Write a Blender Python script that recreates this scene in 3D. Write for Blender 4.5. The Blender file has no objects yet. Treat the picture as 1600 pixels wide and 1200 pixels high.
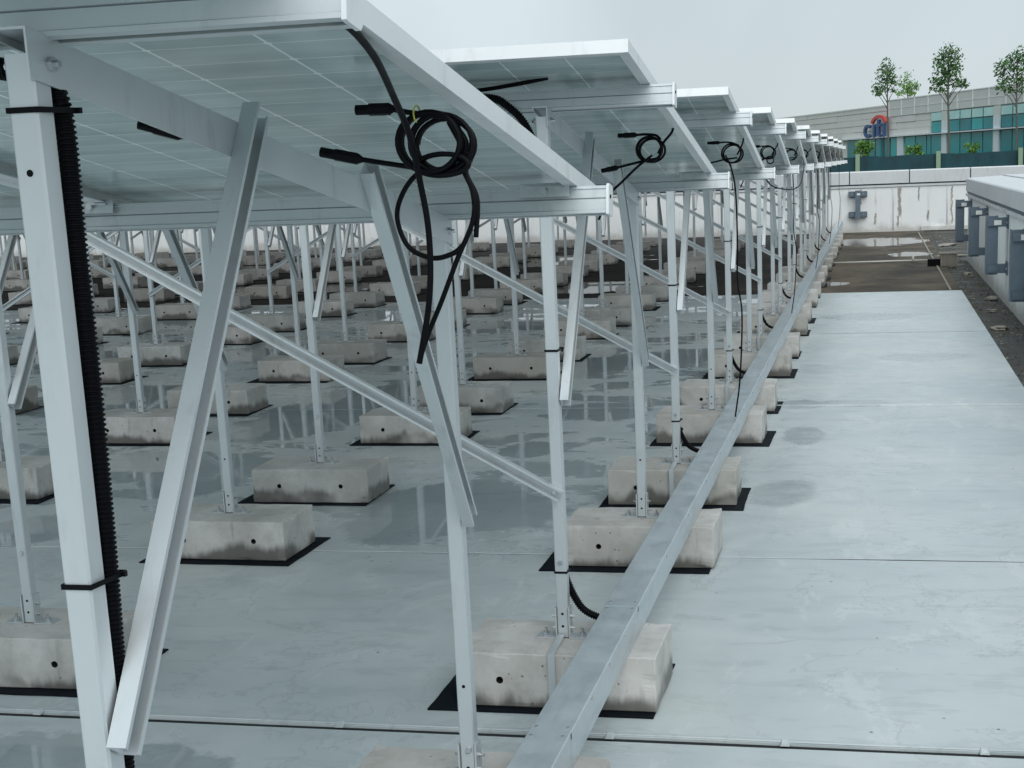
import bpy, bmesh, math, random
from mathutils import Vector, Matrix, noise
random.seed(11)
sc = bpy.context.scene
col = sc.collection

# ------------------------------------------------------------------ camera
cam_d = bpy.data.cameras.new('camera'); cam = bpy.data.objects.new('camera', cam_d); col.objects.link(cam)
yaw, pitch, roll = .2101, .2020, -.0403
fw = Vector((-math.sin(yaw)*math.cos(pitch), math.cos(yaw)*math.cos(pitch), -math.sin(pitch)))
rt = Vector((math.cos(yaw), math.sin(yaw), 0)); up = rt.cross(fw)
c_, s_ = math.cos(roll), math.sin(roll)
R_, U_ = rt*c_ + up*s_, up*c_ - rt*s_
CAM = Vector((.9467, -1.5339, 1.6))
cam.matrix_world = Matrix(((R_.x, U_.x, -fw.x, CAM.x), (R_.y, U_.y, -fw.y, CAM.y), (R_.z, U_.z, -fw.z, CAM.z), (0, 0, 0, 1)))
cam_d.sensor_width = 36; cam_d.lens = 2244.77*36/1600
cam_d.shift_x = -99.56/1600; cam_d.shift_y = 124.44/1600
cam_d.clip_start = .05; cam_d.clip_end = 5000
sc.camera = cam
sc.cycles.max_bounces = 5; sc.cycles.diffuse_bounces = 3; sc.cycles.glossy_bounces = 2; sc.cycles.transmission_bounces = 2
sc.cycles.caustics_reflective = False; sc.cycles.caustics_refractive = False

# ------------------------------------------------------------------ sky and sun (overcast)
W = bpy.data.worlds.new('World'); sc.world = W; W.use_nodes = True
nt = W.node_tree; nt.nodes.clear()
SUN_EL, SUN_AZ = math.radians(40), math.radians(160)       # azimuth clockwise from +Y
sky = nt.nodes.new('ShaderNodeTexSky'); sky.sky_type = 'NISHITA'; sky.sun_disc = False
sky.sun_elevation = SUN_EL; sky.sun_rotation = SUN_AZ
tc = nt.nodes.new('ShaderNodeTexCoord')
nz = nt.nodes.new('ShaderNodeTexNoise'); nz.inputs['Scale'].default_value = 3.0; nz.inputs['Detail'].default_value = 4; nz.inputs['Distortion'].default_value = .4
nt.links.new(tc.outputs['Generated'], nz.inputs['Vector'])
rp = nt.nodes.new('ShaderNodeMapRange'); rp.inputs[1].default_value = .3; rp.inputs[2].default_value = .7
rp.inputs[3].default_value = 4.65; rp.inputs[4].default_value = 5.85
nt.links.new(nz.outputs['Fac'], rp.inputs['Value'])
cl = nt.nodes.new('ShaderNodeVectorMath'); cl.operation = 'SCALE'; cl.inputs[0].default_value = (.885, 1.0, 1.055)
sx_ = nt.nodes.new('ShaderNodeSeparateXYZ'); nt.links.new(tc.outputs['Generated'], sx_.inputs[0])
ze = nt.nodes.new('ShaderNodeMapRange'); ze.inputs[1].default_value = 0; ze.inputs[2].default_value = 1; ze.inputs[3].default_value = 1.0; ze.inputs[4].default_value = 1.5
nt.links.new(sx_.outputs['Z'], ze.inputs['Value'])
mu = nt.nodes.new('ShaderNodeMath'); mu.operation = 'MULTIPLY'; nt.links.new(rp.outputs['Result'], mu.inputs[0]); nt.links.new(ze.outputs['Result'], mu.inputs[1])
nt.links.new(mu.outputs[0], cl.inputs['Scale'])
mx = nt.nodes.new('ShaderNodeMix'); mx.data_type = 'RGBA'; mx.inputs['Factor'].default_value = .93
nt.links.new(sky.outputs['Color'], mx.inputs['A']); nt.links.new(cl.outputs['Vector'], mx.inputs['B'])
bg = nt.nodes.new('ShaderNodeBackground'); bg.inputs['Strength'].default_value = .11
wo = nt.nodes.new('ShaderNodeOutputWorld')
nt.links.new(mx.outputs['Result'], bg.inputs['Color']); nt.links.new(bg.outputs[0], wo.inputs['Surface'])
sd = bpy.data.lights.new('sun', 'SUN'); sd.energy = 1.3; sd.angle = math.radians(50); sd.color = (1, .985, .96)
so = bpy.data.objects.new('sun', sd); col.objects.link(so)
sdir = Vector((math.sin(SUN_AZ)*math.cos(SUN_EL), math.cos(SUN_AZ)*math.cos(SUN_EL), math.sin(SUN_EL)))
so.rotation_euler = (-sdir).to_track_quat('-Z', 'Y').to_euler()
vs = sc.view_settings; vs.view_transform = 'Standard'; vs.look = 'None'; vs.exposure = .22; vs.gamma = 1
try: vs.use_curve_mapping = False
except Exception: pass

# ------------------------------------------------------------------ material helpers
class NT:
    def __init__(s, name):
        s.m = bpy.data.materials.new(name); s.m.use_nodes = True; s.t = s.m.node_tree
        s.b = s.t.nodes['Principled BSDF']; s._tc = None
    def n(s, t, **kw):
        o = s.t.nodes.new(t)
        for k, v in kw.items(): setattr(o, k, v)
        return o
    def put(s, sock, v):
        if hasattr(v, 'is_linked') or isinstance(v, bpy.types.NodeSocket): s.t.links.new(v, sock)
        else: sock.default_value = v
    def co(s, kind='Object'):
        if not s._tc: s._tc = s.n('ShaderNodeTexCoord')
        return s._tc.outputs[kind]
    def world(s):
        return s.n('ShaderNodeNewGeometry').outputs['Position']
    def rand(s):
        return s.n('ShaderNodeObjectInfo').outputs['Random']
    def math(s, op, a, b=0., c=0., clamp=False):
        o = s.n('ShaderNodeMath', operation=op); o.use_clamp = clamp
        s.put(o.inputs[0], a); s.put(o.inputs[1], b); s.put(o.inputs[2], c); return o.outputs[0]
    def vmath(s, op, a, b=(0, 0, 0)):
        o = s.n('ShaderNodeVectorMath', operation=op); s.put(o.inputs[0], a); s.put(o.inputs[1], b)
        return o.outputs[1] if op in ('LENGTH', 'DISTANCE') else o.outputs[0]
    def noise(s, vec, scale=5., detail=4., rough=.55, dist=0., color=False):
        o = s.n('ShaderNodeTexNoise'); s.put(o.inputs['Vector'], vec); o.inputs['Scale'].default_value = scale
        o.inputs['Detail'].default_value = detail; o.inputs['Roughness'].default_value = rough; o.inputs['Distortion'].default_value = dist
        return o.outputs['Color' if color else 'Fac']
    def voro(s, vec, scale=5., out='Color', feature='F1'):
        o = s.n('ShaderNodeTexVoronoi', feature=feature); s.put(o.inputs['Vector'], vec); o.inputs['Scale'].default_value = scale
        return o.outputs[out]
    def map(s, v, a, b, c=0., d=1., smooth=True):
        o = s.n('ShaderNodeMapRange'); o.interpolation_type = 'SMOOTHSTEP' if smooth else 'LINEAR'
        s.put(o.inputs['Value'], v)
        for i, q in zip((1, 2, 3, 4), (a, b, c, d)): s.put(o.inputs[i], q)
        return o.outputs['Result']
    def mix(s, f, a, b, mode='MIX'):
        o = s.n('ShaderNodeMix', data_type='RGBA', blend_type=mode)
        s.put(o.inputs['Factor'], f); s.put(o.inputs['A'], a); s.put(o.inputs['B'], b); return o.outputs['Result']
    def sep(s, v):
        o = s.n('ShaderNodeSeparateXYZ'); s.put(o.inputs[0], v); return o.outputs
    def comb(s, x, y, z):
        o = s.n('ShaderNodeCombineXYZ')
        for i, q in enumerate((x, y, z)): s.put(o.inputs[i], q)
        return o.outputs[0]
    def bump(s, h, strength=.3, dist=.01):
        o = s.n('ShaderNodeBump'); s.put(o.inputs['Strength'], strength); o.inputs['Distance'].default_value = dist
        s.put(o.inputs['Height'], h); s.t.links.new(o.outputs[0], s.b.inputs['Normal'])
    def set(s, color=None, rough=None, metal=None, spec=None, **kw):
        if color is not None: s.put(s.b.inputs['Base Color'], color if not isinstance(color, tuple) or len(color) == 4 else (*color, 1))
        if rough is not None: s.put(s.b.inputs['Roughness'], rough)
        if metal is not None: s.put(s.b.inputs['Metallic'], metal)
        if spec is not None: s.put(s.b.inputs['Specular IOR Level'], spec)
        for k, v in kw.items(): s.put(s.b.inputs[k], v)
        return s
def rgb(r, g, b): return (r, g, b, 1)
def plain(name, c, rough=.5, metal=0., var=.12, scale=8., bump=0., spec=.5):
    q = NT(name); v = q.noise(q.co(), scale, 4)
    q.set(q.mix(v, rgb(*[x*(1-var) for x in c]), rgb(*[min(1, x*(1+var)) for x in c])), q.map(v, .2, .8, rough-.06, rough+.06), metal, spec)
    if bump: q.bump(q.noise(q.co(), scale*8, 4), bump, .003)
    return q.m

# ------------------------------------------------------------------ materials
def mat_alu(name, c, rough=.36, metal=.62):
    q = NT(name); p = q.world()
    a = q.noise(p, 3.5, 3); g = q.noise(q.vmath('MULTIPLY', q.co(), (60, 60, 3)), 6, 3)
    d = q.map(q.noise(q.vmath('MULTIPLY', p, (1, 1, .25)), 16, 5, .7), .52, .74)
    base = q.mix(a, rgb(*[x*.9 for x in c]), rgb(*[min(1, x*1.06) for x in c]))
    base = q.mix(q.math('MULTIPLY', d, .34), base, rgb(c[0]*.55, c[1]*.55, c[2]*.52))
    q.set(base, q.math('ADD', q.math('MULTIPLY', g, .12), rough-.05), metal)
    return q.m
ALU = mat_alu('aluminium', (.64, .69, .71), .42, .55)
FRAME = mat_alu('panel_frame_aluminium', (.82, .85, .86), .42, .45)
BOLT = mat_alu('stainless_steel', (.62, .64, .66), .25, .9)
q = NT('galvanised_steel'); p = q.world()
v1 = q.noise(p, 9, 4); v2 = q.sep(q.voro(p, 55))[0]; v3 = q.map(q.noise(q.vmath('MULTIPLY', p, (6, 1.2, 6)), 3, 5, .6), .45, .72)
bc = q.mix(v1, rgb(.46, .53, .57), rgb(.66, .72, .75)); bc = q.mix(q.math('MULTIPLY', v2, .22), bc, rgb(.72, .77, .79))
bc = q.mix(q.math('MULTIPLY', v3, .35), bc, rgb(.36, .42, .46))
q.set(bc, q.map(v1, .3, .7, .3, .48), .5); q.bump(v2, .04, .002)
GALV = q.m
BLACK = plain('black_plastic', (.003, .0033, .005), .5, var=.3, scale=30, spec=.12)
RUBBER = plain('black_rubber', (.005, .008, .013), .7, var=.35, scale=14, bump=.25, spec=.12)
PVC = plain('white_pvc', (.62, .62, .57), .5, var=.15)
YELLOW = plain('yellow_tie', (.62, .66, .10), .5)

# underside of a bifacial module: half-cut cells, pale gaps, wide gap lines along the slope
q = NT('module_underside'); x, y, z = q.sep(q.co())
CW, CH = .1845, .0915
fx = q.math('PINGPONG', q.math('ADD', x, CW*30), CW/2); fx = q.math('SUBTRACT', CW/2, fx)      # 0 halfway: shift so a line lies at the cell edges
ex = q.math('ABSOLUTE', q.math('SUBTRACT', q.math('PINGPONG', q.math('ADD', x, CW*30), CW*.5), 0))
ey = q.math('PINGPONG', q.math('ADD', y, CH*60), CH*.5)
corner = q.math('MULTIPLY', q.math('MAXIMUM', q.math('SUBTRACT', .006, ey), 0), .9)
lx = q.map(ex, q.math('ADD', .0016, corner), q.math('ADD', .0030, corner), 1, 0)
inx = q.math('LESS_THAN', q.math('ABSOLUTE', x), .556)
ly = q.map(ey, .0008, .0024, .72, 0)
n1 = q.noise(q.vmath('MULTIPLY', q.co(), (1.1, 6, 1)), 2.2, 5, .6)
n2 = q.noise(q.vmath('MULTIPLY', q.co(), (1, 9, 1)), 5, 3, .5)
cell = q.mix(q.map(n1, .3, .7), rgb(.41, .51, .515), rgb(.56, .66, .655))
cell = q.mix(q.math('MULTIPLY', q.map(n2, .5, .75), .25), cell, rgb(.30, .38, .39))
lines = q.math('MAXIMUM', lx, ly, clamp=True)
q.set(q.mix(lines, cell, rgb(.92, .97, .96)), q.map(n2, .3, .8, .10, .22), 0, .5)
UNDER = q.m
q = NT('module_glass'); x, y, z = q.sep(q.co())
ex = q.math('PINGPONG', q.math('ADD', x, CW*30), CW*.5)
q.set(q.mix(q.map(ex, .001, .003, 1, 0), rgb(.012, .018, .035), rgb(.35, .37, .4)), .08, 0, .5)
TOPGLASS = q.m

# concrete ballast
q = NT('ballast_concrete'); rnd = q.rand(); off = q.comb(q.math('MULTIPLY', rnd, 37), q.math('MULTIPLY', rnd, 91), q.math('MULTIPLY', rnd, 53))
pc = q.vmath('ADD', q.co(), off)
x, y, z = q.sep(q.co())
a = q.noise(pc, 3.2, 5, .6); b = q.noise(pc, 26, 5, .65); cN = q.noise(pc, 1.3, 3)
base = q.mix(q.map(a, .3, .72), rgb(.44, .435, .41), rgb(.68, .67, .645))
base = q.mix(q.math('MULTIPLY', q.map(b, .45, .8), .3), base, rgb(.25, .245, .22))
base = q.mix(q.math('MULTIPLY', q.map(q.math('FRACT', q.math('MULTIPLY', rnd, 7.31)), .35, 1), .55), base, rgb(.33, .325, .285))
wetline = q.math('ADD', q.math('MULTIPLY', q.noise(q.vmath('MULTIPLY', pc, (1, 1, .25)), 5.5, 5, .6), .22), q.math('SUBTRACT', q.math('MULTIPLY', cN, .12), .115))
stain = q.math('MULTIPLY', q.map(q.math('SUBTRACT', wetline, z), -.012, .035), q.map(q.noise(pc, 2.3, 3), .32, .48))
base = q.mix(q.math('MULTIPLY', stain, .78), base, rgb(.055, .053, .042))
run = q.map(q.noise(q.vmath('MULTIPLY', pc, (9, 9, 1.2)), 2.2, 4, .6), .60, .76)
base = q.mix(q.math('MULTIPLY', run, .45), base, rgb(.17, .16, .13))
pit = q.map(q.voro(pc, 26, 'Distance'), .07, .13, 1, 0)
pit = q.math('MULTIPLY', pit, q.map(q.noise(pc, 5, 2), .50, .60))
base = q.mix(q.math('MULTIPLY', pit, .7), base, rgb(.09, .085, .075))
q.set(base, q.map(stain, 0, 1, .82, .45), 0, .4); q.bump(q.math('SUBTRACT', b, pit), .35, .004)
CONC = q.m
HOLE = plain('dark_drilled_hole', (.02, .02, .02), .9)  # near-black colour for the inside of the drilled holes

def ellipses(q, p, lst, warp=.35, soft=.35, wscale=2.2):
    """union of noise-warped ellipses (cx, cy, rx, ry) on the floor"""
    w = q.vmath('SUBTRACT', q.noise(p, wscale, 4, .6, color=True), (.5, .5, .5))
    w2 = q.vmath('SUBTRACT', q.noise(p, wscale*5, 3, .6, color=True), (.5, .5, .5))
    best = None
    for cx, cy, rx, ry in lst:
        v = q.vmath('MULTIPLY', q.vmath('SUBTRACT', p, (cx, cy, 0)), (1/rx, 1/ry, 0))
        v = q.vmath('ADD', v, q.vmath('MULTIPLY', w, (3.2*warp, 3.2*warp, 0)))
        v = q.vmath('ADD', v, q.vmath('MULTIPLY', w2, (1.1*warp, 1.1*warp, 0)))
        d = q.vmath('LENGTH', q.vmath('MULTIPLY', v, (1, 1, 0)))
        best = d if best is None else q.math('MINIMUM', best, d)
    return q.map(best, 1-soft, 1+.02, 1, 0)

# pale blue-grey roof coating with rain water standing on it
q = NT('roof_coating'); p = q.world(); x, y, z = q.sep(p)
a = q.noise(p, .9, 5, .6); b = q.noise(p, 6, 5, .6); c2 = q.noise(q.vmath('MULTIPLY', p, (.5, 2.6, 1)), 1.6, 4, .6)
base = q.mix(q.map(a, .3, .7), rgb(.47, .54, .56), rgb(.58, .635, .65))
base = q.mix(q.math('MULTIPLY', q.map(c2, .48, .75), .35), base, rgb(.43, .50, .52))
base = q.mix(q.math('MULTIPLY', q.map(b, .5, .8), .22), base, rgb(.68, .73, .74))
base = q.mix(q.math('MULTIPLY', q.map(q.noise(p, 2.2, 6, .7), .56, .7), .22), base, rgb(.42, .45, .43))
fine = q.noise(q.vmath('MULTIPLY', p, (1.0, 3.0, 1)), 3.2, 8, .68, .3)
base = q.mix(q.math('MULTIPLY', q.map(fine, .53, .60), .32), base, rgb(.36, .42, .43))
base = q.mix(q.math('MULTIPLY', q.map(q.noise(q.vmath('MULTIPLY', p, (2.2, 1, 1)), 1.7, 7, .68, .6), .565, .60), .28), base, rgb(.72, .765, .77))
tide = q.noise(p, 1.15, 6, .6, .5); tide = q.map(q.math('ABSOLUTE', q.math('SUBTRACT', tide, .52)), .002, .008, 1, 0)
base = q.mix(q.math('MULTIPLY', tide, .28), base, rgb(.30, .34, .34))
bei = q.math('MULTIPLY', q.map(q.noise(p, .55, 3, .5), .42, .62), q.map(q.noise(q.vmath('MULTIPLY', p, (1.2, .5, 1)), 2.6, 5, .62), .3, .7, .25, 1.))
base = q.mix(q.math('MULTIPLY', bei, .5), base, rgb(.66, .69, .665))
speck = q.math('MULTIPLY', q.map(q.voro(p, 7, 'Distance'), .025, .05, 1, 0), q.math('GREATER_THAN', q.noise(p, 3.1, 1), .50))
base = q.mix(q.math('MULTIPLY', speck, .85), base, rgb(.06, .06, .05))
P1 = [(-1.05, 5.0, .62, .68), (-1.06, 6.5, .2, .28), (-.86, 7.85, .34, .4), (-2.85, 7.9, .5, 1.1), (-2.7, 5.8, .35, .75),
      (-3.2, 6.0, .45, .5), (-3.0, 4.5, .3, .35), (-2.5, 8.8, .4, .6), (-4.8, 8.4, .8, .9), (-1.6, 10.2, .9, .8), (-4.2, 11.2, 1.2, .8),
      (-6.4, 11.4, 1.1, 1.2), (-.6, 10.6, .5, .5), (-2.4, 13.4, 1.4, .7), (-7.5, 14.2, 1.6, .8), (-4.4, 14.6, 1.2, .6), (-1.35, 1.95, .55, .2), (-.75, 1.7, .4, .18)]
P2 = [(.5, 5.4, .2, .32), (.53, 6.95, .15, .35), (.46, 8.05, .2, .2), (.8, 8.1, .3, .15), (1.3, 10.4, .4, .3), (.9, 13.5, .5, .4)]
pud = ellipses(q, p, P1, .42, .14)
edge = q.math('MULTIPLY', q.math('MULTIPLY', pud, q.math('SUBTRACT', 1, pud)), 2.2, clamp=True)
damp = q.math('MULTIPLY', ellipses(q, p, P2, .34, .3, 1.6), .8)
film = q.map(q.noise(q.vmath('MULTIPLY', p, (1, 1.5, 1)), 1.5, 7, .64, .5), .52, .555)
film = q.math('MULTIPLY', film, q.math('MULTIPLY', q.map(y, 3.9, 5.0), q.map(x, -.2, .5, 1, 0)))
wet = q.math('MAXIMUM', pud, q.math('MULTIPLY', film, .8), clamp=True)
base = q.mix(q.math('MULTIPLY', wet, .50), base, rgb(.21, .265, .29))
base = q.mix(q.math('MULTIPLY', damp, .5), base, rgb(.26, .32, .34))
base = q.mix(q.math('MULTIPLY', edge, .4), base, rgb(.62, .68, .69))
ro = q.math('SUBTRACT', q.map(b, .3, .7, .28, .44), q.math('MULTIPLY', wet, .40), clamp=True)
ro = q.math('MAXIMUM', q.math('SUBTRACT', ro, q.math('MULTIPLY', damp, .15)), .03)
q.set(base, ro, 0, .5)
q.bump(b, q.math('MULTIPLY', q.math('SUBTRACT', 1, wet, clamp=True), .12), .004)
FLOOR = q.m

# old uncoated roof membrane, brown with silt and standing water
q = NT('old_membrane'); p = q.world(); x, y, z = q.sep(p)
a = q.noise(q.vmath('MULTIPLY', p, (1, .7, 1)), 1.1, 5, .62, .5); b = q.noise(p, 5, 5, .65)
base = q.mix(q.map(a, .32, .68), rgb(.040, .034, .027), rgb(.135, .108, .078))
base = q.mix(q.math('MULTIPLY', q.map(b, .5, .78), .4), base, rgb(.20, .165, .12))
base = q.mix(q.math('MULTIPLY', q.map(q.noise(p, .7, 4), .5, .7), .3), base, rgb(.06, .065, .045))
pud = ellipses(q, p, [(1.0, 27.2, .95, 1.4), (1.5, 23.2, .36, .6), (.36, 17.7, .26, .3), (-3, 18, 1.5, 1.0), (-8, 19, 2, 1.2), (-5, 24, 2, 1.5), (-11, 26, 2.5, 2)], .38, .12, 1.9)
base = q.mix(q.math('MULTIPLY', q.map(q.math('ADD', x, q.math('MULTIPLY', a, 1.2)), -.4, .9, 1, 0), .85), base, rgb(.018, .017, .017))  # darker under the racks: their shade and the wet both put into the colour
base = q.mix(q.math('MULTIPLY', pud, .35), base, rgb(.06, .06, .055))
q.set(base, q.math('MAXIMUM', q.math('SUBTRACT', q.map(b, .3, .7, .7, .9), q.math('MULTIPLY', pud, .9)), .02), 0, .25)
q.bump(b, q.math('MULTIPLY', q.math('SUBTRACT', 1, pud, clamp=True), .4), .01)
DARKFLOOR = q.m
q = NT('gutter_screed'); p = q.world()
a = q.noise(p, 1.7, 5, .65, .6); b = q.noise(p, 8, 5, .7)
base = q.mix(q.map(a, .35, .65), rgb(.016, .015, .013), rgb(.062, .060, .050))
base = q.mix(q.math('MULTIPLY', q.map(b, .60, .72), .7), base, rgb(.20, .175, .13)); base = q.mix(q.math('MULTIPLY', q.map(q.noise(p, 3.3, 3), .55, .66), .6), base, rgb(.05, .065, .025))
q.set(base, q.map(a, .3, .7, .35, .85), 0, .3); q.bump(b, .5, .012)
GUTTER = q.m

# white painted parapet with rain streaks
def mat_wall(name, c, axis):
    q = NT(name); p = q.world(); x, y, z = q.sep(p); h = x if axis == 'x' else y
    st = q.noise(q.comb(q.math('MULTIPLY', h, 4.5), 0, q.math('MULTIPLY', z, .32)), 2.0, 5, .65)
    st2 = q.noise(q.comb(q.math('MULTIPLY', h, 1.3), 3, q.math('MULTIPLY', z, .5)), 2.0, 4, .6)
    mott = q.noise(p, 2.5, 5, .6)
    base = q.mix(mott, rgb(*[v*.92 for v in c]), rgb(*[min(.9, v*1.05) for v in c]))
    base = q.mix(q.math('MULTIPLY', q.map(st, .54, .74), .5), base, rgb(.50, .46, .40))
    base = q.mix(q.math('MULTIPLY', q.map(q.math('MULTIPLY', st, st2), .36, .46), .8), base, rgb(.22, .18, .13))
    low = q.map(q.math('ADD', z, q.math('MULTIPLY', q.noise(p, 3.5, 5, .65), -.45)), -.22, .0, 1, 0)
    base = q.mix(q.math('MULTIPLY', low, .5), base, rgb(.30, .28, .23))
    if axis == 'x':      # the long brown leak below the coping and two short ones
        for cx, w, z0, z1 in ((-1.1, .03, .3, .95), (.62, .02, .55, .95), (1.85, .025, .6, .95), (1.44, .045, .28, .95), (1.40, .03, .05, .35), (.92, .03, .12, .42), (2.05, .03, .18, .45), (2.55, .02, .1, .95)):
            dx = q.math('ABSOLUTE', q.math('ADD', q.math('SUBTRACT', h, cx), q.math('MULTIPLY', q.math('SUBTRACT', q.noise(p, 6, 4, .6), .5), .12)))
            m = q.math('MULTIPLY', q.map(dx, w*.4, w, 1, 0), q.math('MULTIPLY', q.map(z, z0, z0+.08), q.map(z, z1-.05, z1, 1, 0)))
            base = q.mix(q.math('MULTIPLY', m, .75), base, rgb(.17, .145, .11))
    q.set(base, .7, 0, .35); q.bump(q.noise(p, 18, 4), .12, .006)
    return q.m
WALLX = mat_wall('parapet_paint_far', (.84, .86, .86), 'x'); WALLY = mat_wall('parapet_paint_side', (.82, .84, .83), 'y')
COPING = mat_alu('coping_metal', (.66, .685, .70), .5, .25)
BRACK = plain('grey_bracket_paint', (.13, .175, .215), .45, .2, var=.25, scale=9)

RUBBLE = plain('pale_rubble', (.30, .275, .235), .9, var=.35, scale=12, bump=.4)
TAG = plain('white_tag', (.8, .8, .8), .5)
# far building
q = NT('stone_cladding'); p = q.co(); a = q.noise(p, .25, 5, .6); b = q.noise(q.vmath('MULTIPLY', p, (.3, 1, 3)), .8, 4)
q.set(q.mix(a, rgb(.58, .58, .555), rgb(.72, .715, .69)), .8); STONE = q.m
MESHP = plain('perforated_screen', (.58, .60, .585), .7, var=.08, scale=.5)
RIB = plain('screen_rib', (.74, .76, .74), .6)
WHITEC = plain('white_column', (.62, .68, .72), .6, var=.05, scale=1)
q = NT('teal_glass'); p = q.co(); a = q.noise(p, .35, 4, .6)
rnd = q.rand(); q.set(q.mix(q.math('MULTIPLY', q.math('ADD', a, rnd), .5), rgb(.003, .075, .105), rgb(.012, .42, .42)), .1, 0, .22); TEAL = q.m
q = NT('pale_glass'); p = q.co(); a = q.noise(p, .6, 4, .6)
q.set(q.mix(a, rgb(.16, .46, .46), rgb(.50, .74, .70)), .08, 0, .6); PALEG = q.m
MULL = plain('dark_mullion', (.05, .11, .13), .5)
NET = plain('green_shade_netting', (.012, .055, .07), .8, var=.7, scale=.6)
POSTG = plain('pale_green_post', (.26, .36, .25), .7)
SBLUE = plain('sign_blue', (.035, .085, .22), .5); SRED = plain('sign_red', (.62, .06, .05), .5)
BARK = plain('bark', (.12, .115, .10), .9, var=.3)
def mat_leaf(name, c1, c2):
    q = NT(name); v = q.noise(q.co(), 1.1, 3); q.set(q.mix(q.map(v, .3, .7), rgb(*c1), rgb(*c2)), .6, 0, .3)
    return q.m
LEAF_D = mat_leaf('leaf_dark', (.035, .095, .03), (.12, .24, .08)); LEAF_L = mat_leaf('leaf_bright', (.07, .17, .03), (.17, .34, .07))
GRASS = plain('far_ground', (.06, .09, .05), .9, var=.4, scale=.05)
ROOFSLAB = plain('roof_slab_concrete', (.05, .05, .048), .9)

# ------------------------------------------------------------------ mesh helpers
class MB:
    def __init__(s): s.v = []; s.f = []; s.mi = []
    def add(s, v, f, m=0):
        o = len(s.v); s.v += [tuple(x) for x in v]; s.f += [tuple(i+o for i in q) for q in f]; s.mi += [m]*len(f); return s
    def box(s, x0, x1, y0, y1, z0, z1, m=0):
        v = [(x, y, z) for z in (z0, z1) for y in (y0, y1) for x in (x0, x1)]
        return s.add(v, [(0, 2, 3, 1), (4, 5, 7, 6), (0, 1, 5, 4), (2, 6, 7, 3), (0, 4, 6, 2), (1, 3, 7, 5)], m)
    def extrude(s, prof, p0, p1, ax, ay, m=0, cap=True):
        """prof: closed list of (a, b) laid out along ax, ay and swept p0 -> p1"""
        p0, p1, ax, ay = Vector(p0), Vector(p1), Vector(ax), Vector(ay); n = len(prof)
        v = [p0+ax*a+ay*b for a, b in prof] + [p1+ax*a+ay*b for a, b in prof]
        f = [(i, (i+1) % n, n+(i+1) % n, n+i) for i in range(n)]
        if cap: f += [tuple(range(n-1, -1, -1)), tuple(range(n, 2*n))]
        return s.add(v, f, m)
    def tube(s, pts, r, seg=8, m=0, rings=None):
        pts = [Vector(p) for p in pts]; n = len(pts); v = []; f = []
        t0 = (pts[1]-pts[0]).normalized(); nrm = t0.orthogonal().normalized()
        for i, p in enumerate(pts):
            t = (pts[min(i+1, n-1)]-pts[max(i-1, 0)]).normalized()
            nrm = (nrm - t*nrm.dot(t)).normalized(); b = t.cross(nrm)
            rr = r(i) if callable(r) else r
            for k in range(seg):
                a = 2*math.pi*k/seg; v.append(p+nrm*math.cos(a)*rr+b*math.sin(a)*rr)
        for i in range(n-1):
            for k in range(seg):
                f.append((i*seg+k, i*seg+(k+1) % seg, (i+1)*seg+(k+1) % seg, (i+1)*seg+k))
        f += [tuple(range(seg-1, -1, -1)), tuple((n-1)*seg+k for k in range(seg))]
        return s.add(v, f, m)
    def hexb(s, c, axis, r, h, m=0, seg=6):
        c, a = Vector(c), Vector(axis).normalized(); return s.tube([c, c+a*h], r, seg, m)
    def mesh(s, name, mats, smooth=False):
        me = bpy.data.meshes.new(name); me.from_pydata(s.v, [], s.f); me.update()
        bm = bmesh.new(); bm.from_mesh(me); bmesh.ops.recalc_face_normals(bm, faces=bm.faces); bm.to_mesh(me); bm.free()
        for q in (mats if isinstance(mats, (list, tuple)) else [mats]): me.materials.append(q)
        me.polygons.foreach_set('material_index', s.mi)
        if smooth: me.polygons.foreach_set('use_smooth', [True]*len(me.polygons))
        return me
def obj(name, me, parent=None, loc=(0, 0, 0), rot=(0, 0, 0)):
    o = bpy.data.objects.new(name, me); col.objects.link(o); o.location = loc; o.rotation_euler = rot
    if parent is not None: o.parent = parent
    return o
def tag(o, label=None, cat=None, group=None, kind=None):
    for k, v in (('label', label), ('category', cat), ('group', group), ('kind', kind)):
        if v: o[k] = v
    return o
def empty(name, loc=(0, 0, 0), rz=0):
    o = bpy.data.objects.new(name, None); col.objects.link(o); o.location = loc; o.rotation_euler = (0, 0, rz); o.empty_display_size = .1
    return o
def spline(pts, n=10):
    P_ = [Vector(p) for p in pts]; P_ = [2*P_[0]-P_[1]] + P_ + [2*P_[-1]-P_[-2]]; out = []
    for i in range(1, len(P_)-2):
        a, b, c, d = P_[i-1:i+3]
        for k in range(n):
            t = k/n; out.append(.5*((2*b)+(c-a)*t+(2*a-5*b+4*c-d)*t*t+(3*b-a-3*c+d)*t**3))
    out.append(P_[-2]); return out
ORD = ['nearest', 'second', 'third', 'fourth', 'fifth', 'sixth', 'seventh', 'eighth', 'ninth', 'tenth', 'eleventh', 'twelfth', 'thirteenth']
FIRST = ['first'] + ORD[1:]

# ------------------------------------------------------------------ dimensions of the array
P, S, L = 2.6369, 1.5593, 1.8376       # rack pitch, tall-to-short post, frame spacing
NR = 11
TS = .172; TILT = math.atan(TS)
XP, XE = .315, .378                    # right end of panels, of purlins
BH, BW, BD = .1705, .617, .335
def xleft(Y): return .947 - .665*(Y+1.53)
def zplane(y): return 1.826 - TS*(y-.03)

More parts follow.
